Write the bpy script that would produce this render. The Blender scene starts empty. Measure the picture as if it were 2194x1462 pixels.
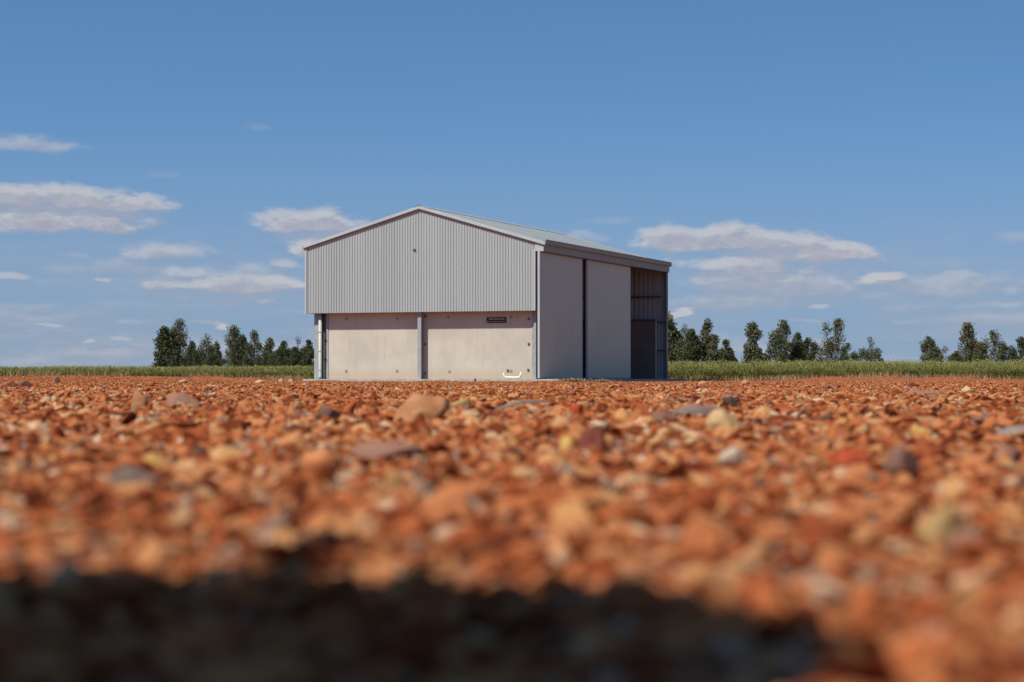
import bpy, bmesh, math, random
import numpy as np
from mathutils import Vector, Matrix, noise as mnoise
R = math.radians
random.seed(7); rng = np.random.default_rng(7)
scn = bpy.context.scene; C = scn.collection

# ------------------------------------------------------------------ camera
F = 4400.0; HZ = 811.0; CX = 1097.0; CAMZ = 0.07       # focal length in photo pixels, row of the horizon
cam = bpy.data.cameras.new('camera'); camo = bpy.data.objects.new('camera', cam); C.objects.link(camo)
camo.location = (0, 0, CAMZ); camo.rotation_euler = (R(90) + math.atan((HZ-731)/F), 0, 0)
cam.sensor_width = 36; cam.lens = 36*F/2194; cam.clip_start = 0.02; cam.clip_end = 8000
cam.dof.use_dof = True; cam.dof.focus_distance = 30.0; cam.dof.aperture_fstop = 9.3; cam.dof.aperture_blades = 7
scn.camera = camo
def gx(px, d): return (px-CX)/F*d
def gz(py, d): return CAMZ + (HZ-py)/F*d
def sm(a, b, t):
    t = np.clip((t-a)/(b-a), 0, 1); return t*t*(3-2*t)

def ground(x, y):
    x = np.asarray(x, float); y = np.asarray(y, float)
    z = -0.06*sm(4, 55, y)
    z = z + 0.20*sm(62, 88, y)*sm(8.5, 17, -x)*(1-sm(98, 125, y))
    for (mx, my, h, wx, wy) in ((13.2, 86, .21, 1.3, 2.2), (15.6, 87, .22, 1.2, 2), (18.2, 86, .17, 1.6, 2), (20.5, 88, .1, 2, 2),
                                (-14.5, 84, .05, 1.0, 2), (-10.8, 84, .13, .8, 2), (-12.5, 86, .12, 1.2, 2), (-18.5, 85, .06, 1.0, 2)):
        z = z + h*np.exp(-((x-mx)/wx)**2-((y-my)/wy)**2)
    a = .0035 + .008*sm(4, 40, y)
    shed = np.exp(-((x+1)/11)**4-((y-80)/13)**4)
    near = sm(.3, 1.2, np.hypot(x, y))
    z = z + (1-shed)*near*a*(np.sin(x*2.1+y*.9+1.3)*np.sin(y*1.3-x*.7)+.6*np.sin(x*4.3+1)*np.sin(y*3.1+.5)+.8*np.sin(x*.53+.4)*np.sin(y*.41+2))
    return z
def gh(x, y): return float(ground(x, y))

# ------------------------------------------------------------------ helpers
def tag(o, label=None, cat=None, group=None, kind=None):
    if label: o['label'] = label
    if cat: o['category'] = cat
    if group: o['group'] = group
    if kind: o['kind'] = kind
    return o
def link(o, parent=None):
    C.objects.link(o)
    if parent is not None: o.parent = parent
    return o
def empty(name, loc=(0,0,0), rz=0):
    o = bpy.data.objects.new(name, None); o.location = loc; o.rotation_euler = (0,0,rz); o.empty_display_size = .3
    return link(o)
class MB:
    def __init__(s): s.v = []; s.f = []; s.smooth = False
    def add(s, vs, fs):
        n = len(s.v); s.v += [tuple(v) for v in vs]; s.f += [tuple(i+n for i in f) for f in fs]; return s
    def box(s, x0, x1, y0, y1, z0, z1):
        return s.add([(x0,y0,z0),(x1,y0,z0),(x1,y1,z0),(x0,y1,z0),(x0,y0,z1),(x1,y0,z1),(x1,y1,z1),(x0,y1,z1)],
                     [(0,3,2,1),(4,5,6,7),(0,1,5,4),(1,2,6,5),(2,3,7,6),(3,0,4,7)])
    def hexa(s, p): return s.add(p, [(0,3,2,1),(4,5,6,7),(0,1,5,4),(1,2,6,5),(2,3,7,6),(3,0,4,7)])
    def tube(s, pts, rad, n=10, cap=True):
        pts = [Vector(p) for p in pts]; rings = []
        rr = rad if isinstance(rad, (list, tuple)) else [rad]*len(pts)
        up = None
        for i, p in enumerate(pts):
            d = (pts[min(i+1, len(pts)-1)]-pts[max(i-1, 0)]).normalized()
            a = d.cross(Vector((0,0,1)) if abs(d.z) < .9 else Vector((1,0,0))).normalized() if up is None else (up - d*up.dot(d)).normalized()
            up = a; b = d.cross(a)
            rings.append([p+(a*math.cos(2*math.pi*k/n)+b*math.sin(2*math.pi*k/n))*rr[i] for k in range(n)])
        vs = [v for r_ in rings for v in r_]; fs = []
        for i in range(len(pts)-1):
            for k in range(n):
                fs.append((i*n+k, i*n+(k+1)%n, (i+1)*n+(k+1)%n, (i+1)*n+k))
        if cap: fs += [tuple(range(n))[::-1], tuple((len(pts)-1)*n+k for k in range(n))]
        return s.add(vs, fs)
    def build(s, name, mat, parent=None, smooth=False, bevel=0):
        me = bpy.data.meshes.new(name); me.from_pydata(s.v, [], s.f); me.validate(); me.update()
        bm = bmesh.new(); bm.from_mesh(me); bmesh.ops.recalc_face_normals(bm, faces=bm.faces); bm.to_mesh(me); bm.free()
        if smooth: me.polygons.foreach_set('use_smooth', [True]*len(me.polygons))
        o = bpy.data.objects.new(name, me); me.materials.append(mat); link(o, parent)
        if bevel:
            b = o.modifiers.new('bevel', 'BEVEL'); b.width = bevel; b.segments = 2; b.limit_method = 'ANGLE'
        return o
def np_mesh(name, verts, faces, mat, attrs=None, smooth=False):
    me = bpy.data.meshes.new(name)
    k = faces.shape[1]; n = len(faces)
    me.vertices.add(len(verts)); me.vertices.foreach_set('co', np.ascontiguousarray(verts, dtype=np.float32).ravel())
    me.loops.add(n*k); me.loops.foreach_set('vertex_index', faces.astype(np.int32).ravel())
    me.polygons.add(n); me.polygons.foreach_set('loop_start', np.arange(0, n*k, k, dtype=np.int32))
    for an, (dom, arr) in (attrs or {}).items():
        a = me.attributes.new(an, 'FLOAT', dom); a.data.foreach_set('value', arr.astype(np.float32))
    me.update(calc_edges=True)
    if smooth: me.polygons.foreach_set('use_smooth', np.ones(n, bool))
    me.materials.append(mat)
    return bpy.data.objects.new(name, me)

# ------------------------------------------------------------------ materials
class NT:
    def __init__(s, tree): s.t = tree; s.n = tree.nodes; s.l = tree.links
    def node(s, typ, **kw):
        n = s.n.new(typ)
        for k, v in kw.items(): setattr(n, k, v)
        return n
    def set(s, sock, v):
        if isinstance(v, bpy.types.NodeSocket): s.l.new(v, sock)
        else: sock.default_value = v
    def math(s, op, a, b=None, c=None, clamp=False):
        n = s.node('ShaderNodeMath', operation=op, use_clamp=clamp); s.set(n.inputs[0], a)
        if b is not None: s.set(n.inputs[1], b)
        if c is not None: s.set(n.inputs[2], c)
        return n.outputs[0]
    def ss(s, v, a, b, x=0, y=1):
        n = s.node('ShaderNodeMapRange', interpolation_type='SMOOTHSTEP'); s.set(n.inputs[0], v)
        n.inputs[1].default_value = a; n.inputs[2].default_value = b; n.inputs[3].default_value = x; n.inputs[4].default_value = y
        return n.outputs[0]
    def noise(s, vec, scale, detail=4, rough=.55, dims='3D', w=None):
        n = s.node('ShaderNodeTexNoise', noise_dimensions=dims)
        if vec is not None: s.l.new(vec, n.inputs['Vector'])
        n.inputs['Scale'].default_value = scale; n.inputs['Detail'].default_value = detail; n.inputs['Roughness'].default_value = rough
        if w is not None: n.inputs['W'].default_value = w
        return n.outputs[0]
    def mix(s, f, a, b, blend='MIX'):
        n = s.node('ShaderNodeMix', data_type='RGBA', blend_type=blend); s.set(n.inputs[0], f)
        for i, v in ((6, a), (7, b)):
            if isinstance(v, bpy.types.NodeSocket): s.l.new(v, n.inputs[i])
            else: n.inputs[i].default_value = (*v[:3], 1)
        return n.outputs[2]
    def ramp(s, f, stops, interp='LINEAR'):
        n = s.node('ShaderNodeValToRGB'); n.color_ramp.interpolation = interp; e = n.color_ramp.elements
        while len(e) < len(stops): e.new(.5)
        for el, (p, c) in zip(e, stops): el.position = p; el.color = (*c, 1)
        s.set(n.inputs[0], f); return n.outputs[0]
    def mapping(s, vec, scale):
        n = s.node('ShaderNodeMapping'); s.l.new(vec, n.inputs[0]); n.inputs['Scale'].default_value = scale; return n.outputs[0]
def material(name, rough=.6, metal=0, spec=.3):
    m = bpy.data.materials.new(name); m.use_nodes = True; t = NT(m.node_tree)
    b = m.node_tree.nodes['Principled BSDF']; b.inputs['Roughness'].default_value = rough; b.inputs['Metallic'].default_value = metal
    b.inputs['Specular IOR Level'].default_value = spec
    return m, t, b
def simple(name, col, rough=.6, metal=0, spec=.3, var=.12, scale=3, stretch=(1,1,1), bump=0, bscale=40):
    m, t, b = material(name, rough, metal, spec)
    tc = t.node('ShaderNodeTexCoord').outputs['Object']
    v = t.mapping(tc, stretch)
    n = t.noise(v, scale, 5, .6)
    f = t.ss(n, .3, .7)
    t.l.new(t.mix(f, [c*(1-var) for c in col], [min(1, c*(1+var)) for c in col]), b.inputs['Base Color'])
    if bump:
        bn = t.node('ShaderNodeBump'); bn.inputs['Strength'].default_value = bump; bn.inputs['Distance'].default_value = .01
        t.l.new(t.noise(tc, bscale, 6, .6), bn.inputs['Height']); t.l.new(bn.outputs[0], b.inputs['Normal'])
    return m

# painted steel sheeting, colour shifts a little from sheet to sheet
def sheet_mat(name, col, axis, width=.762, rough=.45, var=.05):
    m, t, b = material(name, rough, 0, .4)
    tc = t.node('ShaderNodeTexCoord').outputs['Object']; sp = t.node('ShaderNodeSeparateXYZ'); t.l.new(tc, sp.inputs[0])
    s = t.math('FLOOR', t.math('DIVIDE', t.math('ADD', sp.outputs[axis], 9.0), width))
    wn = t.node('ShaderNodeTexWhiteNoise', noise_dimensions='1D'); t.l.new(s, wn.inputs['W'])
    s2 = t.math('FLOOR', t.math('DIVIDE', t.math('ADD', sp.outputs[axis], 9.0), .18 if axis == 0 else .127))
    wn2 = t.node('ShaderNodeTexWhiteNoise', noise_dimensions='1D'); t.l.new(s2, wn2.inputs['W'])
    st = (3, 3, .15) if axis == 0 else (.15, 3, .15)
    dirt = t.noise(t.mapping(tc, st), 2.5, 5, .6)
    c = t.mix(wn.outputs['Value'], [x*(1-var) for x in col], [x*(1+var) for x in col])
    c = t.mix(t.math('MULTIPLY', wn2.outputs['Value'], .5), c, [x*.84 for x in col])
    c = t.mix(t.ss(dirt, .45, .8, 0, .4), c, (col[0]*.85, col[1]*.8, col[2]*.74))
    t.l.new(c, b.inputs['Base Color'])
    t.l.new(t.ss(dirt, .3, .7, rough-.05, rough+.15), b.inputs['Roughness'])
    return m
M = {}
M['clad'] = sheet_mat('painted_cladding', (.385, .415, .405), 0)
M['roof'] = sheet_mat('roof_sheet', (.205, .235, .245), 1, rough=.5)
M['trim'] = simple('trim_metal', (.43, .465, .46), .45, 0, .4, .05, 2)
M['fascia'] = simple('fascia_metal', (.25, .26, .25), .5, 0, .35, .05, 1.5)
M['steel'] = simple('galvanised_steel', (.33, .345, .345), .55, 0, .4, .10, 6)
M['darksteel'] = simple('dark_steel', (.10, .10, .11), .55, .2, .4, .15, 5)
M['white'] = simple('white_pipe', (.50, .50, .44), .5, 0, .3, .06, 6)
M['black'] = simple('black_board', (.018, .015, .015), .4, 0, .4, .1, 8)
M['letter'] = simple('sign_lettering', (.55, .55, .55), .5, 0, .3, .3, 40)
M['rust'] = simple('rusty_bolt', (.17, .14, .115), .7, .1, .3, .3, 40)
M['recess'] = simple('recess_dark', (.05, .045, .04), .8)
# doors: flat painted sheet, faint oil-canning
m, t, b = material('door_sheet', .42, 0, .4)
tc = t.node('ShaderNodeTexCoord').outputs['Object']
dn = t.noise(t.mapping(tc, (1, 1, .35)), 1.2, 4, .6)
t.l.new(t.mix(t.ss(dn, .3, .7), (.385, .43, .365), (.415, .46, .39)), b.inputs['Base Color'])
bn = t.node('ShaderNodeBump'); bn.inputs['Strength'].default_value = .25; bn.inputs['Distance'].default_value = .02
t.l.new(t.noise(t.mapping(tc, (1, .8, .3)), 1.6, 2, .4), bn.inputs['Height']); t.l.new(bn.outputs[0], b.inputs['Normal'])
M['door'] = m
# precast concrete
m, t, b = material('precast_concrete', .85, 0, .2)
tc = t.node('ShaderNodeTexCoord').outputs['Object']
n1 = t.noise(tc, .9, 6, .6); n2 = t.noise(tc, 14, 6, .65); n3 = t.noise(t.mapping(tc, (9, 9, .5)), 1, 5, .6)
c = t.mix(t.ss(n1, .35, .65), (.495, .465, .38), (.575, .54, .44))
c = t.mix(t.ss(n3, .50, .75, 0, .5), c, (.43, .38, .31))
c = t.mix(t.ss(n2, .58, .8, 0, .35), c, (.40, .35, .29))
sp = t.node('ShaderNodeSeparateXYZ'); t.l.new(tc, sp.inputs[0])
spl = t.ss(t.math('ADD', sp.outputs[2], t.math('MULTIPLY', n1, -.3)), -.05, .40, .6, 0)
c = t.mix(spl, c, (.47, .33, .21))
t.l.new(c, b.inputs['Base Color'])
bn = t.node('ShaderNodeBump'); bn.inputs['Strength'].default_value = .3; bn.inputs['Distance'].default_value = .01
t.l.new(n2, bn.inputs['Height']); t.l.new(bn.outputs[0], b.inputs['Normal'])
M['concrete'] = m
M['inner'] = simple('inner_concrete', (.22, .17, .145), .9, 0, .15, .15, 1)  # darker copy of the concrete, indoor shade put into its colour
M['slab'] = simple('slab_concrete', (.43, .39, .33), .9, 0, .2, .18, 3, bump=.4)

# gravel colours shared by ground and stones
PAL = [(0, (.085, .021, .009)), (.16, (.22, .051, .019)), (.32, (.35, .088, .030)), (.48, (.44, .132, .046)), (.64, (.49, .178, .067)), (.77, (.51, .225, .092)),
       (.86, (.55, .28, .105)), (.915, (.64, .42, .25)), (.945, (.26, .155, .11)), (.972, (.13, .08, .06)), (1, (.68, .48, .31))]
def stone_mat(name):
    m, t, b = material(name, .95, 0, .03)
    oi = t.node('ShaderNodeObjectInfo').outputs['Random']
    tc = t.node('ShaderNodeTexCoord').outputs['Object']
    n = t.noise(tc, 2.2, 5, .65)
    f = t.math('ADD', oi, t.math('MULTIPLY', t.math('SUBTRACT', n, .5), .22), clamp=True)
    c = t.ramp(f, PAL)
    c = t.mix(t.ss(t.noise(tc, 6, 4, .7), .45, .75, 0, .5), c, (.42, .125, .042))
    t.l.new(c, b.inputs['Base Color'])
    bn = t.node('ShaderNodeBump'); bn.inputs['Strength'].default_value = .35; bn.inputs['Distance'].default_value = .1
    t.l.new(t.noise(tc, 5, 5, .6), bn.inputs['Height']); t.l.new(bn.outputs[0], b.inputs['Normal'])
    return m
M['stone'] = stone_mat('gravel_stone')
m, t, b = material('red_gravel_ground', .95, 0, .03)
tc = t.node('ShaderNodeTexCoord').outputs['Object']
vo = t.node('ShaderNodeTexVoronoi'); t.l.new(tc, vo.inputs['Vector']); vo.inputs['Scale'].default_value = 75
sc_ = t.node('ShaderNodeSeparateColor'); t.l.new(vo.outputs['Color'], sc_.inputs[0])
vo2 = t.node('ShaderNodeTexVoronoi'); t.l.new(tc, vo2.inputs['Vector']); vo2.inputs['Scale'].default_value = 22
sc2 = t.node('ShaderNodeSeparateColor'); t.l.new(vo2.outputs['Color'], sc2.inputs[0])
c = t.mix(.45, t.ramp(sc_.outputs[0], PAL), (.26, .078, .028))
c2 = t.mix(.45, t.ramp(sc2.outputs[0], PAL), (.28, .090, .034))
c = t.mix(.4, c, c2)
big = t.noise(tc, .25, 4, .6)
c = t.mix(t.ss(big, .4, .7, 0, .5), c, (.33, .11, .045))
t.l.new(c, b.inputs['Base Color'])
bn = t.node('ShaderNodeBump'); bn.inputs['Strength'].default_value = .7; bn.inputs['Distance'].default_value = .008
t.l.new(vo.outputs['Distance'], bn.inputs['Height']); t.l.new(bn.outputs[0], b.inputs['Normal'])
M['ground'] = m
m, t, b = material('field_canopy', .9, 0, .1)
tc = t.node('ShaderNodeTexCoord').outputs['Object']
c = t.mix(t.ss(t.noise(tc, 1.5, 6, .7), .35, .65), (.16, .18, .05), (.27, .27, .09))
t.l.new(t.mix(t.ss(t.noise(tc, .02, 3, .5), .4, .6), c, (.17, .17, .06)), b.inputs['Base Color'])
M['field'] = m

# ------------------------------------------------------------------ ground sheet (polar grid round the camera out to the horizon)
rs = np.concatenate([[.001, .05, .15, .25], np.geomspace(.35, 40, 170), np.linspace(40.6, 110, 110), np.geomspace(114, 4000, 26)])
an = np.concatenate([np.linspace(-28, 28, 225), np.linspace(31, 329, 84)])*math.pi/180
RR, AA = np.meshgrid(rs, an, indexing='ij')
X = RR*np.sin(AA); Y = RR*np.cos(AA); Z = ground(X, Y)
V = np.stack([X, Y, Z], -1).reshape(-1, 3); nA = len(an)
i, j = np.meshgrid(np.arange(len(rs)-1), np.arange(nA), indexing='ij'); i = i.ravel(); j = j.ravel(); j2 = (j+1) % nA
Fq = np.stack([i*nA+j, (i+1)*nA+j, (i+1)*nA+j2, i*nA+j2], -1)[:, ::-1]
go = np_mesh('ground', V, Fq, M['ground'], smooth=True); link(go); tag(go, kind='structure')
me = bpy.data.meshes.new('c')

# ------------------------------------------------------------------ gravel: one object of scattered stones
stones = bpy.data.collections.new('stone_shapes')
def hull_stone(seed, flat):
    r = random.Random(seed); bm = bmesh.new()
    sx, sy, sz = 1, r.uniform(.5, .9), flat*r.uniform(.8, 1.2)
    for _ in range(r.randint(9, 14)):
        v = Vector((r.gauss(0,1), r.gauss(0,1), r.gauss(0,1))).normalized()*r.uniform(.8, 1.05)
        bm.verts.new((v.x*sx, v.y*sy, v.z*sz))
    res = bmesh.ops.convex_hull(bm, input=bm.verts)
    bmesh.ops.delete(bm, geom=[v for v in bm.verts if not v.link_faces], context='VERTS')
    bmesh.ops.bevel(bm, geom=[e for e in bm.edges], offset=.035, segments=1, affect='EDGES', profile=.5)
    me = bpy.data.meshes.new('stone'); bm.to_mesh(me); bm.free(); me.materials.append(M['stone'])
    o = bpy.data.objects.new('stone_shape_%02d' % seed, me); stones.objects.link(o)
for s_ in range(14): hull_stone(s_, random.uniform(.24, .60))
def scatter(n, r0, r1, a, s0, s1, emb, pw=1.0):
    rr = np.sqrt(rng.uniform(r0*r0, r1*r1, n)); th = rng.uniform(-a, a, n); tail = rng.uniform(0, 1, n) < .22; th = np.radians(np.where(tail & (a < 90), np.sign(th)*(a-3+np.abs(rng.normal(0, 9, n))), th))
    x = rr*np.sin(th); y = rr*np.cos(th)
    s = s0*(s1/s0)**(rng.uniform(0, 1, n)**pw)
    return x, y, s, emb
L = [scatter(13000, .30, 2.2, 24, .0035, .0105, .8, 1.3), scatter(4600, .30, 2.2, 24, .0085, .0175, .5, 1.7), scatter(150, .75, 2.2, 24, .017, .026, .4, 2.0),
     scatter(32000, 2.2, 5.5, 22, .006, .016, .8, 1.4), scatter(9500, 2.2, 5.5, 22, .012, .026, .6, 1.7), scatter(220, 2.2, 5.5, 22, .022, .034, .4, 2.0),
     scatter(96000, 5.5, 14, 20, .009, .020, .7, 1.7), scatter(6500, 5.5, 14, 20, .018, .036, .5, 2.0),
     scatter(112000, 14, 36, 19, .014, .030, .25, 2.0), scatter(1500, 14, 36, 19, .03, .05, .3, 2.0),
     scatter(105000, 36, 92, 18, .022, .042, .3, 1.6), scatter(900, 36, 92, 18, .04, .075, .3, 2),
     scatter(26000, .05, 2.6, 180, .004, .012, .5, 1.6), scatter(22000, 2.6, 7, 180, .007, .016, .5, 1.6)]
x = np.concatenate([l[0] for l in L]); y = np.concatenate([l[1] for l in L]); s = np.concatenate([l[2] for l in L])
emb = np.concatenate([np.full(len(l[0]), l[3]) for l in L])
ca, sa = math.cos(R(21.1)), math.sin(R(21.1))                          # keep the slab and the crop clear
NX, NY = .83, 72.0
lx = (x-NX)*ca-(y-NY)*sa; ly = (x-NX)*sa+(y-NY)*ca
keep = ~((lx > -9.2) & (lx < .95) & (ly > -.12) & (ly < 16.6))
keep &= (np.hypot(x, y) > .10) & ~((np.abs(x) < .16) & (y < .3) & (y > -.3) & (s > .006))
keep &= ~((y > 93) & (np.abs(x) < 60))
x, y, s, emb = x[keep], y[keep], s[keep], emb[keep]
z = ground(x, y)+s*emb*.3
nd = 2600                                                             # gravel drifted against the slab
dx_ = rng.uniform(-9.4, 1.1, nd); dy_ = -.02-np.abs(rng.normal(0, .28, nd)); ds = rng.uniform(.012, .034, nd)
sx_, sy_ = NX+ca*dx_+sa*dy_, NY-sa*dx_+ca*dy_
x = np.concatenate([x, sx_]); y = np.concatenate([y, sy_]); s = np.concatenate([s, ds]); n = len(x)
z = np.concatenate([z, ground(sx_, sy_)+.055*np.exp(dy_/.22)*(.6+.6*np.sin(dx_*2.1)*np.sin(dx_*.7+1))])
me = bpy.data.meshes.new('gravel'); me.vertices.add(n); me.vertices.foreach_set('co', np.stack([x, y, z], -1).astype(np.float32).ravel())
def fattr(nm, typ, arr, key):
    a = me.attributes.new(nm, typ, 'POINT'); a.data.foreach_set(key, arr.astype(np.float32 if key != 'value' or typ == 'FLOAT' else np.int32).ravel())
fattr('rot', 'FLOAT_VECTOR', np.stack([rng.normal(0, .42, n), rng.normal(0, .42, n), rng.uniform(0, 6.28, n)], -1), 'vector')
fattr('scl', 'FLOAT_VECTOR', np.stack([s, s*rng.uniform(.8, 1.1, n), s*rng.uniform(.75, 1.25, n)], -1), 'vector')
fattr('pick', 'INT', rng.integers(0, 14, n), 'value')
me.materials.append(M['stone'])
gravel = bpy.data.objects.new('gravel', me); link(gravel)
tag(gravel, 'loose red and orange gravel spread over the whole yard', 'gravel', kind='stuff')
ng = bpy.data.node_groups.new('scatter_stones', 'GeometryNodeTree')
ng.interface.new_socket('Geometry', in_out='INPUT', socket_type='NodeSocketGeometry'); ng.interface.new_socket('Geometry', in_out='OUTPUT', socket_type='NodeSocketGeometry')
gi = ng.nodes.new('NodeGroupInput'); gout = ng.nodes.new('NodeGroupOutput'); iop = ng.nodes.new('GeometryNodeInstanceOnPoints')
ci = ng.nodes.new('GeometryNodeCollectionInfo'); ci.inputs[0].default_value = stones; ci.inputs[1].default_value = True; ci.inputs[2].default_value = True
def nattr(nm, dt):
    a = ng.nodes.new('GeometryNodeInputNamedAttribute'); a.data_type = dt; a.inputs[0].default_value = nm; return a.outputs[0]
ng.links.new(gi.outputs[0], iop.inputs['Points']); ng.links.new(ci.outputs[0], iop.inputs['Instance']); iop.inputs['Pick Instance'].default_value = True
ng.links.new(nattr('pick', 'INT'), iop.inputs['Instance Index'])
ng.links.new(nattr('rot', 'FLOAT_VECTOR'), iop.inputs['Rotation']); ng.links.new(nattr('scl', 'FLOAT_VECTOR'), iop.inputs['Scale'])
ng.links.new(iop.outputs[0], gout.inputs[0])
gm = gravel.modifiers.new('scatter', 'NODES'); gm.node_group = ng

# ------------------------------------------------------------------ single rocks that stand out of the gravel
def rock_mat(name, ca_, cb_, cdust=(.42, .140, .052), dust=.75):
    m, t, b = material(name, .92, 0, .06)
    tc = t.node('ShaderNodeTexCoord').outputs['Generated']
    c = t.mix(t.ss(t.noise(tc, 2.2, 5, .6), .35, .65), ca_, cb_)
    c = t.mix(t.ss(t.noise(tc, 5, 6, .7), .5, .75, 0, dust), c, cdust)
    t.l.new(c, b.inputs['Base Color'])
    bn = t.node('ShaderNodeBump'); bn.inputs['Strength'].default_value = .5; bn.inputs['Distance'].default_value = .002
    t.l.new(t.noise(tc, 9, 6, .65), bn.inputs['Height']); t.l.new(bn.outputs[0], b.inputs['Normal'])
    return m
RM = dict(tan=rock_mat('tan_rock', (.38, .17, .075), (.50, .27, .13)), mauve=rock_mat('mauve_rock', (.25, .125, .085), (.31, .17, .12)),
          brown=rock_mat('brown_rock', (.17, .09, .065), (.24, .13, .09)), grey=rock_mat('grey_rock', (.15, .11, .09), (.23, .175, .14)),
          dark=rock_mat('dark_rock', (.07, .05, .04), (.13, .09, .07), dust=.3), cream=rock_mat('cream_rock', (.46, .30, .14), (.56, .38, .19), dust=.4),
          yellow=rock_mat('yellow_rock', (.52, .29, .08), (.58, .38, .13), dust=.4), orange=rock_mat('orange_rock', (.52, .19, .07), (.58, .25, .10)),
          red=rock_mat('red_rock', (.40, .06, .025), (.48, .11, .045), (.42, .1, .04)), white=rock_mat('white_rock', (.52, .40, .28), (.62, .50, .37), dust=.4),
          olive=rock_mat('olive_rock', (.32, .21, .08), (.42, .28, .12)), blue=rock_mat('bluish_rock', (.24, .20, .17), (.31, .27, .23), dust=.4),
          maroon=rock_mat('maroon_rock', (.17, .05, .035), (.25, .08, .05)))
def rock(px0, px1, ptop, pbot, mat, label, seed, cat='rock', depth=.8, rz=None, planes=14, tilt=0, group=None, name='rock', over=0):
    r = random.Random(seed)
    d = CAMZ*F/(pbot-HZ) if pbot > HZ+2 else 70
    for _ in range(12):
        xx = gx((px0+px1)/2, d); d = (CAMZ-gh(xx, d))*F/max(pbot-HZ, 1.0)
        d = min(d, 80)
    w = (px1-px0)/F*d; h = max(gz(ptop, d)-gh(xx, d), w*.12)
    pl = []
    for _ in range(planes):
        v = Vector((r.gauss(0,1), r.gauss(0,1), r.gauss(0,1))).normalized(); pl.append((v, r.uniform(.62, .95)))
    bm = bmesh.new(); bmesh.ops.create_icosphere(bm, subdivisions=4, radius=1)
    off = Vector((r.uniform(0, 50),)*3)
    for v in bm.verts:
        dv = v.co.normalized(); rad = 1.15
        for (p, hh) in pl:
            k = dv.dot(p)
            if k > .05: rad = min(rad, hh/k)
        rad *= 1+.05*mnoise.noise(dv*2.2+off)+.03*mnoise.noise(dv*7+off)+.018*mnoise.noise(dv*18+off)
        v.co = dv*rad
    xs = [v.co.x for v in bm.verts]; ys = [v.co.y for v in bm.verts]; zs = [v.co.z for v in bm.verts]
    for v in bm.verts:
        v.co.x = (v.co.x-(max(xs)+min(xs))/2)/(max(xs)-min(xs))*w
        v.co.y = (v.co.y-(max(ys)+min(ys))/2)/(max(ys)-min(ys))*w*depth
        v.co.z = (v.co.z-min(zs))/(max(zs)-min(zs))*h*1.4-h*.4
        if over:                                         # undercut: the foot is set back and to the left
            zn = max(0, min(1, (v.co.z+h*.1)/(h*1.1))); k = over*(1-zn)**1.3
            v.co.x = v.co.x*(1-k)-w*.18*k; v.co.y = v.co.y*(1-k)+w*depth*.3*k
        if tilt: v.co.z += v.co.x*tilt
    me = bpy.data.meshes.new(name); bm.to_mesh(me); bm.free()
    me.polygons.foreach_set('use_smooth', [True]*len(me.polygons))
    me.materials.append(RM[mat]); o = bpy.data.objects.new(name, me)
    yy = d+w*depth*.5
    o.location = (xx, yy, gh(xx, yy)); link(o)
    tag(o, label, cat, group or 'rocks standing out of the gravel'); return o
rock(830, 972, 842, 912, 'tan', 'large rounded tan rock alone in the middle of the gravel', 11, depth=.75, over=.3)
rock(352, 430, 842, 884, 'mauve', 'mauve grey rock just left of the shed, with a pale twig before it', 12)
rock(274, 320, 838, 884, 'tan', 'upright tan triangular rock beside the mauve grey rock', 13, depth=.7, planes=6, over=.3)
rock(666, 737, 870, 908, 'brown', 'dark brown rock left of the large tan rock', 14, over=.5)
rock(1222, 1250, 866, 894, 'red', 'small bright red stone right of the curved grey bark', 16)
rock(1436, 1556, 868, 902, 'grey', 'long flat grey rock with a small dark stone at its right end', 17, depth=.5)
rock(1549, 1582, 850, 878, 'dark', 'small dark grey stone at the right end of the long flat grey rock', 18)
rock(1512, 1592, 876, 934, 'cream', 'cream and tan blocky rock in front of the long flat grey rock', 19, depth=.6, planes=7)
rock(1197, 1240, 934, 978, 'yellow', 'pale yellow stone in blurred gravel below the red stone', 20)
rock(1540, 1592, 958, 1004, 'white', 'white stone in blurred gravel below the cream rock', 21)
rock(634, 742, 966, 1046, 'orange', 'big orange rock with a dark shadow at its right side', 22, depth=.7, planes=7, over=.6)
rock(962, 1084, 1032, 1086, 'orange', 'long low orange rock with a black shadow under its front', 23, depth=.6, over=.7)
rock(738, 905, 948, 992, 'mauve', 'wide flat mauve slab behind the big orange rock', 24, depth=.6)
rock(1972, 2088, 1078, 1166, 'olive', 'blurred olive brown rock low on the right', 25)
rock(2128, 2196, 950, 1000, 'mauve', 'round dark mauve rock at the right edge', 26)
rock(2138, 2230, 912, 948, 'blue', 'flat bluish grey slab at the right edge', 27, depth=.5)
rock(225, 335, 1000, 1052, 'grey', 'dark grey slab in blurred gravel low on the left', 28, depth=.6)
rock(298, 358, 974, 1012, 'yellow', 'yellow stone behind the dark grey slab on the left', 29)
rock(1898, 1974, 952, 1034, 'brown', 'brown humped rock in blurred gravel left of the round mauve rock', 30)
rock(412, 446, 956, 988, 'dark', 'small black stone in gravel left of the wide mauve slab', 31)
rock(512, 585, 896, 926, 'orange', 'orange rock with dark underside left of the dark brown rock', 32, over=.6)
rock(1240, 1300, 912, 972, 'maroon', 'maroon triangular rock beside the pale yellow stone', 33, planes=6)
rock(2062, 2092, 826, 846, 'cream', 'pale cream rock far off near the crop edge on the right', 34)
rock(1968, 2002, 819, 832, 'maroon', 'low maroon rock far off before the crop on the right', 35)
rock(1955, 2005, 912, 948, 'yellow', 'yellow tan stone right of the small pale pebbles', 36)
rock(1850, 2040, 894, 918, 'tan', 'long low tan rock behind the yellow tan stone', 37, depth=.4)
rock(1180, 1240, 888, 926, 'tan', 'tan rock between the curved grey bark and the yellow stone', 38)
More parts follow.
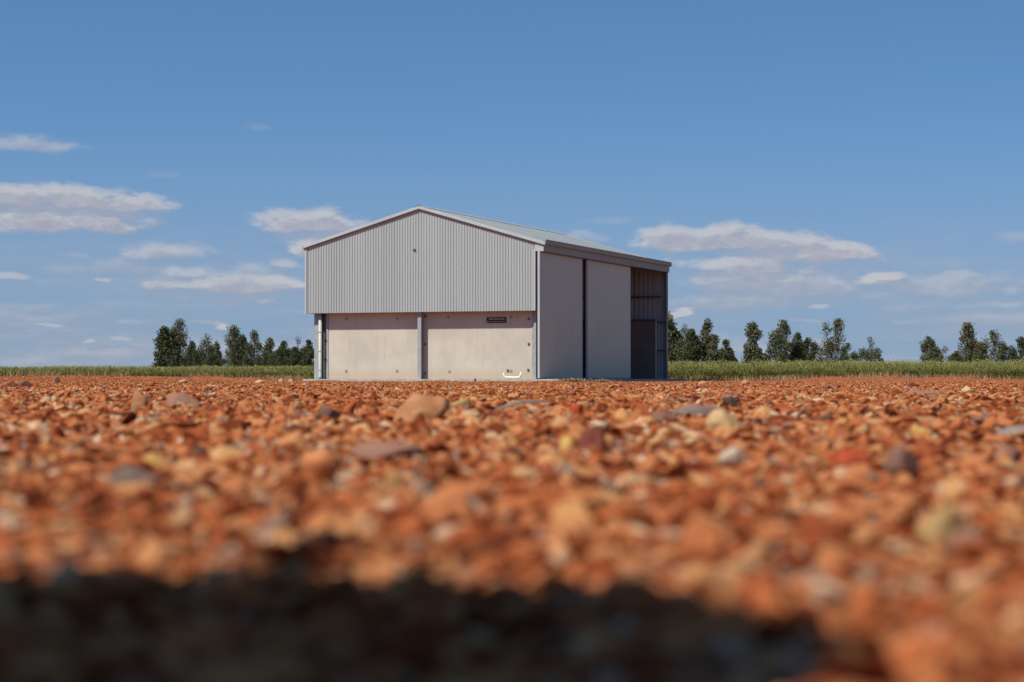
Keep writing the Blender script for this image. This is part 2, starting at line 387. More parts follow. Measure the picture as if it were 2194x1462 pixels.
rock(1100, 1160, 1004, 1034, 'cream', 'blurred cream stone right of the big orange rock', 39)
rock(1330, 1390, 1014, 1048, 'cream', 'blurred pinkish cream stone right of the long low orange rock', 40)
rock(1780, 1870, 960, 1010, 'red', 'blurred red rock left of the brown humped rock', 41)
rock(100, 128, 846, 866, 'cream', 'small cream stone on the far left gravel', 42)
rock(1395, 1460, 880, 912, 'brown', 'brown rock left of the long flat grey rock', 43)
rock(1940, 2015, 836, 848, 'mauve', 'low mauve rock on the far right gravel', 44)
rock(985, 1030, 880, 905, 'cream', 'cream stone touching the right of the large tan rock', 45)
rock(1840, 1870, 908, 935, 'cream', 'small cream stone in the right gravel, left of the yellow tan stone', 46)
rock(0, 34, 818, 832, 'maroon', 'low maroon rock at the far left edge', 47)
rock(38, 66, 816, 832, 'brown', 'low brown rock near the far left edge', 48)
rock(97, 108, 806, 824, 'dark', 'tiny upright dark stone on the far left', 49)
for k, (a_, b_, c_, d_) in enumerate(((308, 320, 808, 818), (398, 420, 813, 822), (496, 516, 814, 823), (602, 616, 811, 819), (622, 632, 812, 820), (1590, 1612, 814, 826), (1528, 1548, 816, 826))):
    lab = ['tiny white stone by the crop edge, leftmost of the pale ones', 'pale stone at the gravel edge below the left tree clump', 'pale stone at the gravel edge midway to the shed',
           'white stone just left of the slab corner', 'small white stone touching the slab corner', 'pale stone lying on the low kerb strip', 'small pale stone before the low kerb strip'][k]
    rock(a_, b_, c_, d_, 'cream' if k < 5 else 'tan', lab, 60+k)
# curved bark and a pale forked twig
d = CAMZ*F/(893-HZ); bark = MB(); pts = []
for k in range(15):
    u = k/14; px = 1040+u*140; py = 892-28*math.sin(min(1, u*1.25)*math.pi*.55)+6*max(0, u-.75)
    pts.append((gx(px, d), d+.01*math.sin(u*5), gz(py, d)+.003))
vs = []; fs = []
for k, p in enumerate(pts):
    w_ = .010*math.sin(math.pi*(k+.6)/15.2)+.002
    for q, (dy, dz) in enumerate(((-1, -.25), (-.4, .22), (.5, .3), (1, -.1), (.4, -.05), (-.3, -.12))):
        vs.append((p[0], p[1]+dy*w_*1.6, p[2]+dz*w_))
for k in range(14):
    for q in range(6): fs.append((k*6+q, k*6+(q+1) % 6, (k+1)*6+(q+1) % 6, (k+1)*6+q))
fs += [tuple(range(6)), tuple(14*6+q for q in range(6))]
bo = bark.add(vs, fs).build('bark', RM['grey'], smooth=True); tag(bo, 'curved grey piece of bark arching over the gravel right of the tan rock', 'bark')
tw = MB(); dt = 3.9
tw.tube([(gx(378, dt), dt, gz(880, dt)), (gx(382, dt), dt, gz(868, dt)), (gx(380, dt), dt+.01, gz(861, dt))], .0011, 6)
tw.tube([(gx(380, dt), dt+.0101, gz(861, dt)), (gx(392, dt), dt, gz(866, dt)), (gx(404, dt), dt-.01, gz(880, dt)), (gx(428, dt), dt-.01, gz(872, dt))], .001, 6)
tag(tw.build('twig', RM['cream']), 'pale forked twig before the mauve grey rock', 'twig')

# ------------------------------------------------------------------ the shed
W, LEN, ZS = 9.0, 15.18, .045
EV, RD, XR = 4.90, 6.20, -4.45                     # eave and ridge height, ridge position
shed = empty('farm_shed', (NX, NY, 0), -R(21.1))
tag(shed, 'light grey steel gable shed with concrete lower walls and sliding doors', 'shed')
MB().box(-9.1, .90, -.02, 15.53, -.25, ZS).build('concrete_slab', M['slab'], shed, bevel=.01)
def rake(xx): return EV+(RD-EV)*((xx+9.0)/(XR+9.0) if xx < XR else (0-xx)/(0-XR))
def corr(x0, x1, zb, ztf, y0, out, pitch=.127, dep=.022):
    """vertical ribbed sheet in the XZ plane, ribs standing towards `out`"""
    xs = []; x_ = x0
    prof = ((0, 0), (.56, 0), (.68, 1), (.88, 1))
    while x_ < x1:
        for (u, v) in prof:
            if x_+u*pitch < x1: xs.append((x_+u*pitch, v))
        x_ += pitch
    xs.append((x1, 0)); vs = []; fs = []
    for (xx, v) in xs:
        yy = y0+out*v*dep; zb_ = zb
        vs += [(xx, yy, zb_), (xx, yy, ztf(xx)), (xx, yy-out*.004, zb_), (xx, yy-out*.004, ztf(xx))]
    for k in range(len(xs)-1):
        a = k*4; b_ = a+4
        fs += [(a, b_, b_+1, a+1), (a+2, a+3, b_+3, b_+2), (a, a+2, b_+2, b_), (a+1, b_+1, b_+3, a+3)]
    return MB().add(vs, fs)
ZC = 2.45
corr(-9.0, -.02, ZC, lambda xx: rake(xx)-.02, .024, -1, .105, .021).build('gable_cladding', M['clad'], shed)
# far gable: ribs seen from the inside too; full height by the corner
corr(-9.0, -.16, ZC-.25, lambda xx: rake(xx)-.02, 15.16, 1, .2, .04).build('gable_cladding', M['clad'], shed)
corr(-.30, .24, ZS, lambda xx: 4.52, 15.15, 1, .14, .04).build('corner_cladding', M['clad'], shed)
sh = corr(0, LEN-.02, ZC, lambda xx: EV-.03, 0, 1)
sh.v = [(-8.98-v[1], v[0], v[2]) for v in sh.v]; sh.build('side_cladding', M['clad'], shed)
# cladding end flashings
MB().box(-9.03, -8.96, -.012, .03, ZC, rake(-8.99)-.03).build('flashing', M['trim'], shed)
MB().box(-.075, -.008, -.012, .03, ZC, EV-.30).build('flashing', M['trim'], shed)
# concrete panels
for (a_, b_) in ((-8.28, -4.54), (-4.50, -.30)):
    MB().box(a_, b_, .44, .59, ZS, ZC+.2).build('concrete_panel', M['concrete'], shed, bevel=.008)
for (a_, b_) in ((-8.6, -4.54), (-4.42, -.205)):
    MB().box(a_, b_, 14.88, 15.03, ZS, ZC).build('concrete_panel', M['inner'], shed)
for k in range(3):
    MB().box(-8.78, -8.63, .6+k*5.2, .5+(k+1)*5.15, ZS, ZC+.2).build('concrete_panel', M['concrete'], shed)
# columns (I sections)
def icol(xc, yf, w, dp, z0, z1, name='column'):
    b_ = MB(); b_.box(xc-w/2, xc+w/2, yf, yf+.014, z0, z1); b_.box(xc-w/2, xc+w/2, yf+dp-.014, yf+dp, z0, z1)
    b_.box(xc-.006, xc+.006, yf+.014, yf+dp-.014, z0, z1); return b_.build(name, M['steel'], shed)
icol(-4.52, .155, .14, .285, ZS, 6.0)
# left end of the front: post, downpipe, panel edge
MB().box(-8.80, -8.62, .31, .50, ZS, EV-.1).build('corner_post', M['steel'], shed)
MB().box(-8.38, -8.28, .42, .60, ZS, ZC+.2).build('panel_edge_angle', M['steel'], shed)
MB().box(-8.62, -8.38, .50, .56, ZS, ZC+.2).build('infill_plate', M['darksteel'], shed)
dp = MB().tube([(-8.52, .24, 2.75), (-8.52, .24, ZS+.12), (-8.50, .20, ZS+.03)], .062, 14).build('downpipe', M['white'], shed, smooth=True)
for z_ in (.35, 1.05, 1.75): MB().box(-8.59, -8.45, .172, .30, z_, z_+.03).build('pipe_clip', M['steel'], dp)
MB().box(-.19, -.02, .31, .50, ZS, EV-.1).build('corner_post', M['steel'], shed)
MB().box(-.30, -.22, .42, .60, ZS, ZC+.2).build('panel_edge_angle', M['steel'], shed)
# lifting sockets, brackets, bolts on the panels
def ring(xc, z_, r0=.05):
    b_ = MB(); n_ = 14; vs = []
    for k in range(n_):
        a = 2*math.pi*k/n_; c_, s__ = math.cos(a), math.sin(a)
        vs += [(xc+c_*r0, .44, z_+s__*r0), (xc+c_*r0, .432, z_+s__*r0), (xc+c_*r0*.6, .432, z_+s__*r0*.6), (xc+c_*r0*.6, .439, z_+s__*r0*.6)]
    fs = []
    for k in range(n_):
        a = k*4; b2 = ((k+1) % n_)*4
        for q in range(3): fs.append((a+q, b2+q, b2+q+1, a+q+1))
    b_.add(vs, fs); return b_.build('lifting_socket', M['rust'], shed)
def lx_(px, y0=.44):   # shed-local x whose front face point lies on photo column px
    s_ = (px-CX)/F; ux, uy = ca, -sa; ox, oy = NX+sa*y0, NY+ca*y0
    return (s_*oy-ox)/(ux-s_*uy)
def lz_(px, py, y0=.44):
    xl = lx_(px, y0); return gz(py, NY+ca*y0-sa*xl)
for (px, py) in ((742, 796), (851, 796), (963, 797), (1095, 796), (742, 683.5), (851, 683), (960, 680), (1095, 680)):
    ring(lx_(px), lz_(px, py))
for (px, py) in ((911, 738), (911, 801), (1133, 737), (1132, 793), (912, 678), (1133, 684), (687, 809), (1088, 794)):
    a_ = lx_(px); z_ = lz_(px, py)
    MB().box(a_-.035, a_+.035, .412, .439, z_-.04, z_+.04).box(a_-.018, a_+.018, .39, .411, z_-.018, z_+.018).build('panel_bracket', M['rust'], shed)
a_ = lx_(888, 0); z_ = lz_(888, 536, 0)
MB().box(a_-.04, a_+.04, -.02, -.001, z_-.04, z_+.04).tube([(a_, -.02, z_), (a_, -.035, z_-.005)], .025, 10).build('vent_cap', M['darksteel'], shed)
# roof
def slope(xe, ze, name):
    vs = []; fs = []; ys = []; y_ = -.06; p = .127
    while y_ < 15.5:
        for (u, v) in ((0, 0), (.56, 0), (.68, 1), (.88, 1)): ys.append((y_+u*p, v))
        y_ += p
    dx, dz = xe-XR, ze-RD; l_ = math.hypot(dx, dz); nx, nz = -dz/l_*(1 if dx > 0 else -1), abs(dx)/l_
    for (yy, v) in ys:
        o_ = v*.022
        vs += [(XR+nx*o_, yy, RD+.03+nz*o_), (xe+nx*o_, yy, ze+.03+nz*o_), (XR, yy, RD+.025+nz*(o_-.004)), (xe, yy, ze+.025+nz*(o_-.004))]
    for k in range(len(ys)-1):
        a = k*4; b_ = a+4
        fs += [(a, b_, b_+1, a+1), (a+2, a+3, b_+3, b_+2), (a+1, b_+1, b_+3, a+3)]
    MB().add(vs, fs).build(name, M['roof'], shed)
sr = (RD-EV)/(-XR); sl = (RD-EV)/(XR+9.0)
slope(.36, EV-.36*sr, 'roof_sheet'); slope(-9.04, EV-.04*sl, 'roof_sheet')
MB().add([(XR-.22, -.07, RD-.22*sl+.068), (XR, -.07, RD+.085), (XR+.22, -.07, RD-.22*sr+.068), (XR-.22, 15.31, RD-.22*sl+.068), (XR, 15.31, RD+.085), (XR+.22, 15.31, RD-.22*sr+.068)],
         [(0, 1, 4, 3), (1, 2, 5, 4)]).build('ridge_cap', M['trim'], shed)
def barge(x0, z0, x1, z1, y0, y1):
    h = .05; MB().hexa([(x0, y0, z0-h), (x1, y0, z1-h), (x1, y1, z1-h), (x0, y1, z0-h), (x0, y0, z0+.056), (x1, y0, z1+.056), (x1, y1, z1+.056), (x0, y1, z0+.056)]).build('barge_capping', M['trim'], shed, bevel=.006)
for (y0, y1) in ((-.075, -.035), (15.19, 15.23)):
    barge(-9.06, EV-.06*sl, XR-.001, RD, y0, y1); barge(XR+.001, RD, .38, EV-.38*sr, y0, y1)
# eave gutters and door header
def gutter(xa, xb, name='gutter'):
    b_ = MB(); b_.box(xa, xb, -.03, 15.28, 4.77, 4.775); b_.box(xa, xa+.004, -.03, 15.28, 4.776, 4.90); b_.box(xb-.004, xb, -.03, 15.28, 4.776, 4.92)
    b_.box(xa+.005, xb-.005, -.03, -.026, 4.776, 4.89); b_.box(xa+.005, xb-.005, 15.276, 15.28, 4.776, 4.89)
    b_.box(xb-.012, xb+.012, -.032, 15.282, 4.92, 4.935) if xa > -5 else b_.box(xa-.012, xa+.012, -.032, 15.282, 4.905, 4.92)
    return b_.build(name, M['fascia'], shed)
gutter(.305, .395); gutter(-9.11, -9.04)
MB().box(-.018, .30, .0, 15.26, 4.53, 4.835).build('door_header', M['fascia'], shed)
MB().box(-.018, .298, -.006, -.001, 4.53, 4.84).build('header_end_cap', M['trim'], shed)
MB().box(.02, .30, .1, 15.18, 4.50, 4.529).build('door_track', M['darksteel'], shed)
# side doors (flat sliding panels), posts, far opening
for (y0, y1, ph) in ((-.03, 4.50, 1), (5.12, 10.33, 2)):
    fr = .0
    dr = MB().box(.095, .165, y0, y1, ZS+.03, 4.52).build('sliding_door', M['door'], shed, bevel=.006)
    MB().box(.088, .1655, y0-.012, y0-.001, ZS+.03, 4.5).build('edge_channel', M['trim'], dr); MB().box(.088, .170, y1+.001, y1+.02, ZS+.03, 4.5).build('edge_channel', M['trim'], dr)
    MB().box(.004, .084, y0+.05, y0+.075, ZS, 4.5).build('gap_shade_strip', M['black'], shed)  # black strip added to paint the gap behind the door dark
    g = MB(); g.box(.10, .16, y0+.1, y1-.1, ZS+.002, ZS+.029); g.build('bottom_guide', M['darksteel'], dr)
for yc in (4.82, 10.2):
    b_ = MB(); b_.box(-.18, .02, yc-.10, yc-.08, ZS, 4.5); b_.box(-.18, .02, yc+.08, yc+.10, ZS, 4.5); b_.box(-.09, -.07, yc-.079, yc+.079, ZS, 4.5); b_.build('column', M['steel'], shed)
MB().box(.03, .06, 4.70, 4.78, ZS, 4.5).build('guide_rail', M['steel'], shed)
MB().box(.215, .245, 14.98, 15.13, ZS, 4.52).build('corner_post', M['darksteel'], shed)
MB().box(.2, .25, 15.196, 15.23, ZS, 4.6).build('flashing', M['steel'], shed)
MB().tube([(.275, 14.98, 2.15), (.275, 14.98, ZS)], .03, 10).build('downpipe', M['white'], shed, smooth=True)
MB().box(-.20, -.165, 14.84, 14.98, ZS, ZC).build('panel_edge_angle', M['trim'], shed)
MB().box(-8.8, -.165, 14.84, 14.875, ZC+.005, ZC+.09).build('girt', M['darksteel'], shed)
for z_ in (3.45,): MB().box(-8.8, -.03, 15.0, 15.12, z_, z_+.07).build('girt', M['darksteel'], shed)
for z_ in (1.2, 2.4): MB().box(-.16, .21, 14.98, 15.12, z_, z_+.06).build('girt', M['darksteel'], shed)
for z_ in (2.7, 3.6, 4.5): MB().box(-8.8, -.2, .05, .12, z_, z_+.07).build('girt', M['darksteel'], shed)
for yc in (.5, 4.82, 10.2, 14.78):                         # rafters
    for (xa, za, xb, zb) in ((-8.9, EV-.06, XR, RD-.06), (XR, RD-.06, -.05, EV-.06)):
        MB().hexa([(xa, yc-.07, za-.25), (xb, yc-.07, zb-.25), (xb, yc+.07, zb-.25), (xa, yc+.07, za-.25), (xa, yc-.07, za), (xb, yc-.07, zb), (xb, yc+.07, zb), (xa, yc+.07, za)]).build('rafter', M['darksteel'], shed)
    if .6 < yc < 15: MB().box(-8.62, -8.42, yc-.1, yc+.1, ZS, EV-.3).build('column', M['steel'], shed)

# sign, white pipe, kerb strip (things of their own)
def shed_pt(xl, yl, zl): return (NX+ca*xl+sa*yl, NY-sa*xl+ca*yl, zl)
xa, xb = lx_(1042, .42), lx_(1084.5, .42); za, zb = lz_(1063, 692.5, .42), lz_(1063, 680, .42)
sg = empty('sign', shed_pt((xa+xb)/2, .435, za), -R(21.1)); tag(sg, 'small black lettered sign high on the right concrete panel, under the cladding', 'sign')
w_ = (xb-xa)/2; h_ = zb-za
MB().box(-w_, w_, -.012, 0, 0, h_).build('board', M['black'], sg, bevel=.002)
for z_ in (-.001, h_-.012): MB().box(-w_, w_, -.018, -.0125, z_, z_+.013).build('border', M['darksteel'], sg)
tx = MB(); r_ = random.Random(3); q = -w_+.10
while q < w_-.06:                                         # the lettering is too far off to read: strokes of its size and spacing
    ww = r_.uniform(.012, .028); tx.box(q, q+ww, -.016, -.0125, h_*.60, h_*.60+r_.uniform(.025, .045)); q += ww+r_.uniform(.006, .016)
tx.box(-w_+.12, w_-.05, -.016, -.0125, h_*.22, h_*.22+.010)
tx.box(-w_+.02, -w_+.045, -.016, -.0125, h_*.16, h_*.16+.03).box(-w_+.055, -w_+.08, -.016, -.0125, h_*.16, h_*.16+.03)
tx.build('lettering', M['letter'], sg)
xp0, xp1 = lx_(1079, .2), lx_(1117, .2)
def up(xl, zz, yl=.2): return shed_pt(xl, yl, zz)
pp = MB().tube([up(xp0-.01, ZS+.215), up(xp0+.005, ZS+.14), up(xp0+.05, ZS+.075), up(xp0+.12, ZS+.058), up((xp0+xp1)/2, ZS+.055), up(xp1-.12, ZS+.055), up(xp1-.06, ZS+.07), up(xp1-.025, ZS+.13), up(xp1, ZS+.235)],
               [.03, .035, .038, .038, .038, .038, .042, .044, .038], 14).build('bent_pipe', simple('white_plastic', (.76, .73, .64), .45, 0, .4, .03), smooth=True)
tag(pp, 'white plastic pipe with upturned ends lying against the right concrete panel', 'pipe')
kb = MB(); n_ = 22
kv = []
for k in range(n_+1):
    u = k/n_; px = 1462+u*222; dd = 84+1.5*u; zt = gz(816.2+1.8*u+.4*math.sin(u*40), dd)
    kv.append((gx(px, dd), dd, zt))
for k in range(n_):
    a, c_ = kv[k], kv[k+1]
    kb.hexa([(a[0], a[1], -.2), (c_[0], c_[1], -.2), (c_[0], c_[1]+.35, -.2), (a[0], a[1]+.35, -.2), a, c_, (c_[0], c_[1]+.35, c_[2]), (a[0], a[1]+.35, a[2])])
tag(kb.build('kerb', M['slab']), 'long low concrete kerb strip running right from the shed slab', 'kerb')

# ------------------------------------------------------------------ crop, dry grass, weeds
def blade_mat(name, stops, tipc, rough=.7):
    m, t, b = material(name, rough, 0, .2)
    a = t.node('ShaderNodeAttribute', attribute_name='tone').outputs['Fac']; h = t.node('ShaderNodeAttribute', attribute_name='hgt').outputs['Fac']
    c = t.ramp(a, stops); c = t.mix(t.ss(h, .62, 1.0, 0, .85), c, tipc)
    t.l.new(c, b.inputs['Base Color']); b.inputs['Transmission Weight'].default_value = 0
    return m
M['crop'] = blade_mat('crop_leaves', [(0, (.06, .08, .020)), (.5, (.12, .145, .034)), (1, (.22, .20, .055))], (.33, .31, .10))
M['dry'] = blade_mat('dry_grass', [(0, (.22, .13, .06)), (1, (.42, .29, .15))], (.45, .32, .17))
def blades(name, x, y, h, w, lean, mat, zf=None):
    n = len(x); z = ground(x, y) if zf is None else zf
    a = rng.uniform(0, math.pi, n); dx = np.cos(a)*w; dy = np.sin(a)*w; b = rng.uniform(0, 2*math.pi, n); l = rng.uniform(0, lean, n)*h
    lx, ly = np.cos(b)*l, np.sin(b)*l
    P = np.empty((n, 6, 3))
    for k, (hh, ww, ll) in enumerate(((0, .7, 0), (.55, 1, .35), (1, .25, 1))):
        P[:, 2*k] = np.stack([x-dx*ww+lx*ll, y-dy*ww+ly*ll, z+h*hh], -1); P[:, 2*k+1] = np.stack([x+dx*ww+lx*ll, y+dy*ww+ly*ll, z+h*hh], -1)
    base = np.arange(n)[:, None]*6
    Fc = np.concatenate([base+np.array([[0, 1, 3, 2]]), base+np.array([[2, 3, 5, 4]])], 0)
    tone = np.repeat(rng.uniform(0, 1, n), 6); hg = np.tile([0, 0, .55, .55, 1, 1], n)
    return np_mesh(name, P.reshape(-1, 3), Fc, mat, {'tone': ('POINT', tone), 'hgt': ('POINT', hg)})
def edge_y(x): return np.where(x > 2, 92.0, 95.5)+.9*np.sin(x*.37)+.5*np.sin(x*1.1+1)
n = 120000
x = rng.uniform(-36, 36, n); dep = rng.uniform(0, 1, n)**1.7*7
y = edge_y(x)+dep
clump = np.sin(x*2.3+y)*np.sin(x*.9-y*1.7)+.6*np.sin(x*5.1+2*y)
keep = rng.uniform(-1.6, 1.2, n) < clump+.6*(dep > .8)
x, y, dep, clump = x[keep], y[keep], dep[keep], clump[keep]; n = len(x)
ht = np.where(x > 0, .86, .74)+.012*x/3
h = ht*(1+.04*clump+.03*np.sin(x*.31+1)*np.sin(x*.83)+.02*np.sin(x*1.9+y*.3))*rng.uniform(.72, 1.03, n)*np.clip(.72+dep*.5, 0, 1)
co = blades('crop', x, y, h*.93, rng.uniform(.004, .012, n), .8, M['crop'], ground(x, y)*.3-.02)
k = 4; xl = np.repeat(x, k); yl = np.repeat(y, k); hl = np.repeat(h, k); dl = np.repeat(dep, k); n = len(xl)
u = rng.uniform(0, 1, n)**.45*np.where(dl < .8, rng.uniform(.55, 1, n), 1); P = np.stack([xl+rng.normal(0, .10, n), yl+rng.normal(0, .10, n), hl*u*rng.uniform(.93, 1.02, n)], -1)
e1 = rng.normal(0, 1, (n, 3)); e1 /= np.linalg.norm(e1, axis=1)[:, None]; e2 = np.cross(e1, rng.normal(0, 1, (n, 3))); e2 /= np.linalg.norm(e2, axis=1)[:, None]
sz = rng.uniform(.012, .034, n)[:, None]
Q = np.stack([P-e1*sz, P-e2*sz*.6, P+e1*sz, P+e2*sz*.6], 1).reshape(-1, 3)
m0 = co.data; nv = len(m0.vertices); va = np.empty(nv*3, np.float32); m0.vertices.foreach_get('co', va); fa = np.empty(len(m0.loops), np.int32); m0.loops.foreach_get('vertex_index', fa)
ta = np.empty(nv, np.float32); m0.attributes['tone'].data.foreach_get('value', ta); ha = np.empty(nv, np.float32); m0.attributes['hgt'].data.foreach_get('value', ha)
co = np_mesh('crop', np.concatenate([va.reshape(-1, 3), Q]), np.concatenate([fa.reshape(-1, 4), nv+np.arange(4*n).reshape(n, 4)]), M['crop'],
             {'tone': ('POINT', np.concatenate([ta, np.repeat(rng.uniform(0, 1, n), 4)])), 'hgt': ('POINT', np.concatenate([ha, np.repeat(u, 4)]))}); link(co)
tag(co, 'waist high green crop behind the gravel yard, running the full width', 'crop', kind='stuff')
# canopy of the field beyond its first rows
xs = np.linspace(-1, 1, 60); ys = np.concatenate([np.linspace(98.5, 130, 30), np.geomspace(135, 3800, 26)])
XX, YY = np.meshgrid(xs, ys); XX = XX*(YY*.9+10)
ZZ = np.where(XX > 0, .70, .60)+.010*np.clip(XX, -40, 40)/3+.03*np.sin(XX*1.3)*np.sin(YY*.9)
V = np.stack([XX, YY, ZZ], -1).reshape(-1, 3); a, b_ = np.meshgrid(np.arange(len(ys)-1), np.arange(59), indexing='ij'); a = a.ravel(); b_ = b_.ravel()
fo = np_mesh('field', V, np.stack([a*60+b_, a*60+b_+1, (a+1)*60+b_+1, (a+1)*60+b_], -1), M['field'], smooth=True); link(fo); tag(fo, kind='structure')
# dry grass fringe
n = 34000
x = rng.uniform(-34, 34, n); y = edge_y(x)-rng.uniform(0, 1, n)**1.5*6.5
cl_ = np.sin(x*1.7+.5)+np.sin(x*.63+2)*.9+np.sin(x*3.7+y)*.5+2.4*np.exp(-((x-16)/5)**2)+.6*np.exp(-((x+14)/6)**2)
lx2 = (x-NX)*ca-(y-NY)*sa; ly2 = (x-NX)*sa+(y-NY)*ca
keep = (rng.uniform(-.4, 3.2, n) < cl_) & ~((lx2 > -9.4) & (lx2 < .9) & (ly2 < 16.8))
x, y = x[keep], y[keep]; n = len(x)
dg = blades('dry_grass', x, y, rng.uniform(.05, .30, n), rng.uniform(.005, .010, n), .7, M['dry']); link(dg)
tag(dg, 'straw coloured dry grass fringe between gravel and crop', 'grass', kind='stuff')
def weed(px, py, hp, spread, label, mat, nb=45, d=None):
    d = d or 66; xx = gx(px, d); z0 = gh(xx, d); n = nb
    V_ = [(0, 0, -.01)]; F_ = []; T_ = [.5]; H_ = [0]
    for k in range(n):                                    # all stems leave one root
        a = rng.uniform(0, 6.283); r1 = abs(rng.normal(0, spread)); h = hp/F*d*rng.uniform(.5, 1); cx_, sx_ = math.cos(a), math.sin(a); b0 = len(V_); tn = rng.uniform(0, 1)
        for (u, hh, ww) in ((.6, .65, .008), (.6, .65, -.008), (1, 1, 0)):
            V_.append((cx_*r1*u-sx_*ww, sx_*r1*u+cx_*ww, h*hh)); T_.append(tn); H_.append(hh)
        F_ += [(0, b0, b0+1), (b0, b0+2, b0+1)]
        for q in range(3):
            b1 = len(V_); c_ = V_[b0+2] if q == 0 else V_[b0]
            V_ += [(c_[0]+rng.normal(0, .02), c_[1]+rng.normal(0, .02), c_[2]+.02), (c_[0]+rng.normal(0, .02), c_[1]+rng.normal(0, .02), c_[2]-.01)]; T_ += [tn]*2; H_ += [1]*2
            F_ += [(b0+2 if q == 0 else b0, b1, b1+1)]
    o = np_mesh('weed', np.array(V_), np.array(F_), mat, {'tone': ('POINT', np.array(T_)), 'hgt': ('POINT', np.array(H_, float))})
    o.location = (xx, d, z0); link(o); tag(o, label, 'weed', 'weeds in the gravel'); return o
weed(1230, 818, 9, .5, 'brown weedy tuft before the gap between the two sliding doors', M['dry'], 160, 60)
weed(1018, 818, 9, .06, 'thin single weed against the slab below the right concrete panel', M['crop'], 12, 71.2)
weed(1290, 822, 8, .35, 'brown weedy tuft before the second sliding door', M['dry'], 90, 58)
rock(962, 1012, 852, 884, 'olive', 'olive grey rock behind the right side of the large tan rock', 90)
weed(655, 815, 16, .25, 'green weed clump at the left corner of the slab', M['crop'], 70, 77.5)

# ------------------------------------------------------------------ trees
def leaf_mat(name, a, b2):
    m, t, b = material(name, .75, 0, .15)
    f = t.node('ShaderNodeAttribute', attribute_name='tone').outputs['Fac']
    t.l.new(t.mix(f, a, b2), b.inputs['Base Color']); return m
LM = [leaf_mat('gum_leaves', (.070, .076, .036), (.145, .138, .072)), leaf_mat('olive_leaves', (.085, .08, .040), (.165, .138, .072)), leaf_mat('dark_leaves', (.048, .062, .026), (.11, .112, .046))]
M['bark'] = simple('tree_bark', (.24, .20, .17), .85, 0, .2, .3, 1.5)
def tree(px0, px1, ptop, kind, label, seed, D=None, pbot=None, name='tree'):
    r = np.random.default_rng(seed); rp = random.Random(seed)
    D = D or (300 if px0 < 1000 else 285)
    cx = (px0+px1)/2; wd = (px1-px0)/F*D*1.16; H = gz(ptop, D)
    root = empty(name, (gx(cx, D), D, 0)); tag(root, label, 'tree' if name == 'tree' else 'bush', 'trees beyond the crop' if name == 'tree' else 'low bushes among the trees')
    if kind == 'tall':   zb, ncl, dens = .20, 40, 1.0
    elif kind == 'open': zb, ncl, dens = .24, 33, .8
    elif kind == 'sparse': zb, ncl, dens = .45, 11, .45
    elif kind == 'col':  zb, ncl, dens = .18, 34, 1.0
    else:                zb, ncl, dens = .10, 38, 1.1      # dense
    lobes = {'tall': [(rp.uniform(-.14, .14), 1.0, .33), (rp.choice((-1, 1))*.25, rp.uniform(.72, .86), .28)], 'open': [(rp.uniform(-.1, .1), 1, .38), (-.28, .72, .24), (.28, .75, .24)],
             'sparse': [(0, 1, .3), (.25, .7, .25), (-.25, .75, .2)], 'col': [(0, 1, .42), (0, .6, .48)], 'double': [(-.2, .95, .24), (.2, 1, .24), (0, .6, .46)],
             'dense': [(rp.uniform(-.14, .14), 1, .34), (-.24, rp.uniform(.76, .92), .27), (.25, rp.uniform(.74, .90), .27)]}[kind]
    # clumps fill each lobe from its top down to the crown base
    cls = []
    for _ in range(ncl):
        lb = rp.choice(lobes); top = lb[1]; u = rp.uniform(0, 1)**.85
        z_ = zb+(top-zb-.07)*u
        env = max(.30, math.sqrt(max(0, 1-u**2.2)))*(.75+.25*min(1, u*3))      # narrower to the top
        if kind == 'double' and lb[0] != 0 and u < .45: continue
        a = rp.uniform(0, 2*math.pi); q = math.sqrt(rp.uniform(0, 1))*env*lb[2]*1.0
        cls.append((wd*(lb[0]+math.cos(a)*q), wd*math.sin(a)*q*1.1, H*z_, rp.uniform(.085, .15)*H))
    for lb in lobes: cls.append((wd*lb[0], 0, H*(lb[1]-.075), .085*H)); cls.append((wd*(lb[0]+.06), 0, H*(lb[1]-.15), .11*H))
    xmn = max(abs(c_[0]) for c_ in cls)+.03*H; kx = wd*.5/xmn if xmn > wd*.5 else 1
    cls = [(c_[0]*kx, c_[1], c_[2], min(c_[3], wd*.30)) for c_ in cls]
    # crown: leaf sprays hanging in each clump
    rpz = rp.uniform(.85, 1.3); nl = int(170*dens)*rp.uniform(.8, 1.15); P = []; T = []
    for (x0, y0, z0, rc) in cls:
        n = int(nl*rp.uniform(.5, 1.4)); v = r.normal(0, 1, (n, 3)); v /= np.linalg.norm(v, axis=1)[:, None]
        rad = rc*(r.uniform(.15, 1, n)**.55)*(1+.35*np.sin(v[:, 0]*5+seed)*np.sin(v[:, 2]*4+x0))
        c_ = v*rad[:, None]*np.array([.85, .85, 1.05])+np.array([x0, y0, z0]); c_[:, 2] = np.minimum(c_[:, 2], H*1.0)
        sz = r.uniform(.07, .22, n)*rpz*H/9
        e1 = r.normal(0, 1, (n, 3)); e1 /= np.linalg.norm(e1, axis=1)[:, None]; e2 = r.normal(0, 1, (n, 3)); e2[:, 2] -= 1.0
        e2 -= (e2*e1).sum(1)[:, None]*e1; e2 /= np.linalg.norm(e2, axis=1)[:, None]
        P.append(np.stack([c_-e1*sz[:, None]*.5, c_-e2*sz[:, None]*.9, c_+e1*sz[:, None]*.5, c_+e2*sz[:, None]*.9], 1)); T.append(np.clip(r.normal(rp.uniform(.25, .75), .22, n), 0, 1))
    P = np.concatenate(P); T = np.repeat(np.concatenate(T), 4); n = len(P)
    crown = np_mesh('crown', P.reshape(-1, 3), np.arange(n*4).reshape(n, 4), LM[{'dense': 2, 'open': 0, 'sparse': 1}.get(kind, rp.choice((0, 1)))], {'tone': ('POINT', T)})
    link(crown, root)
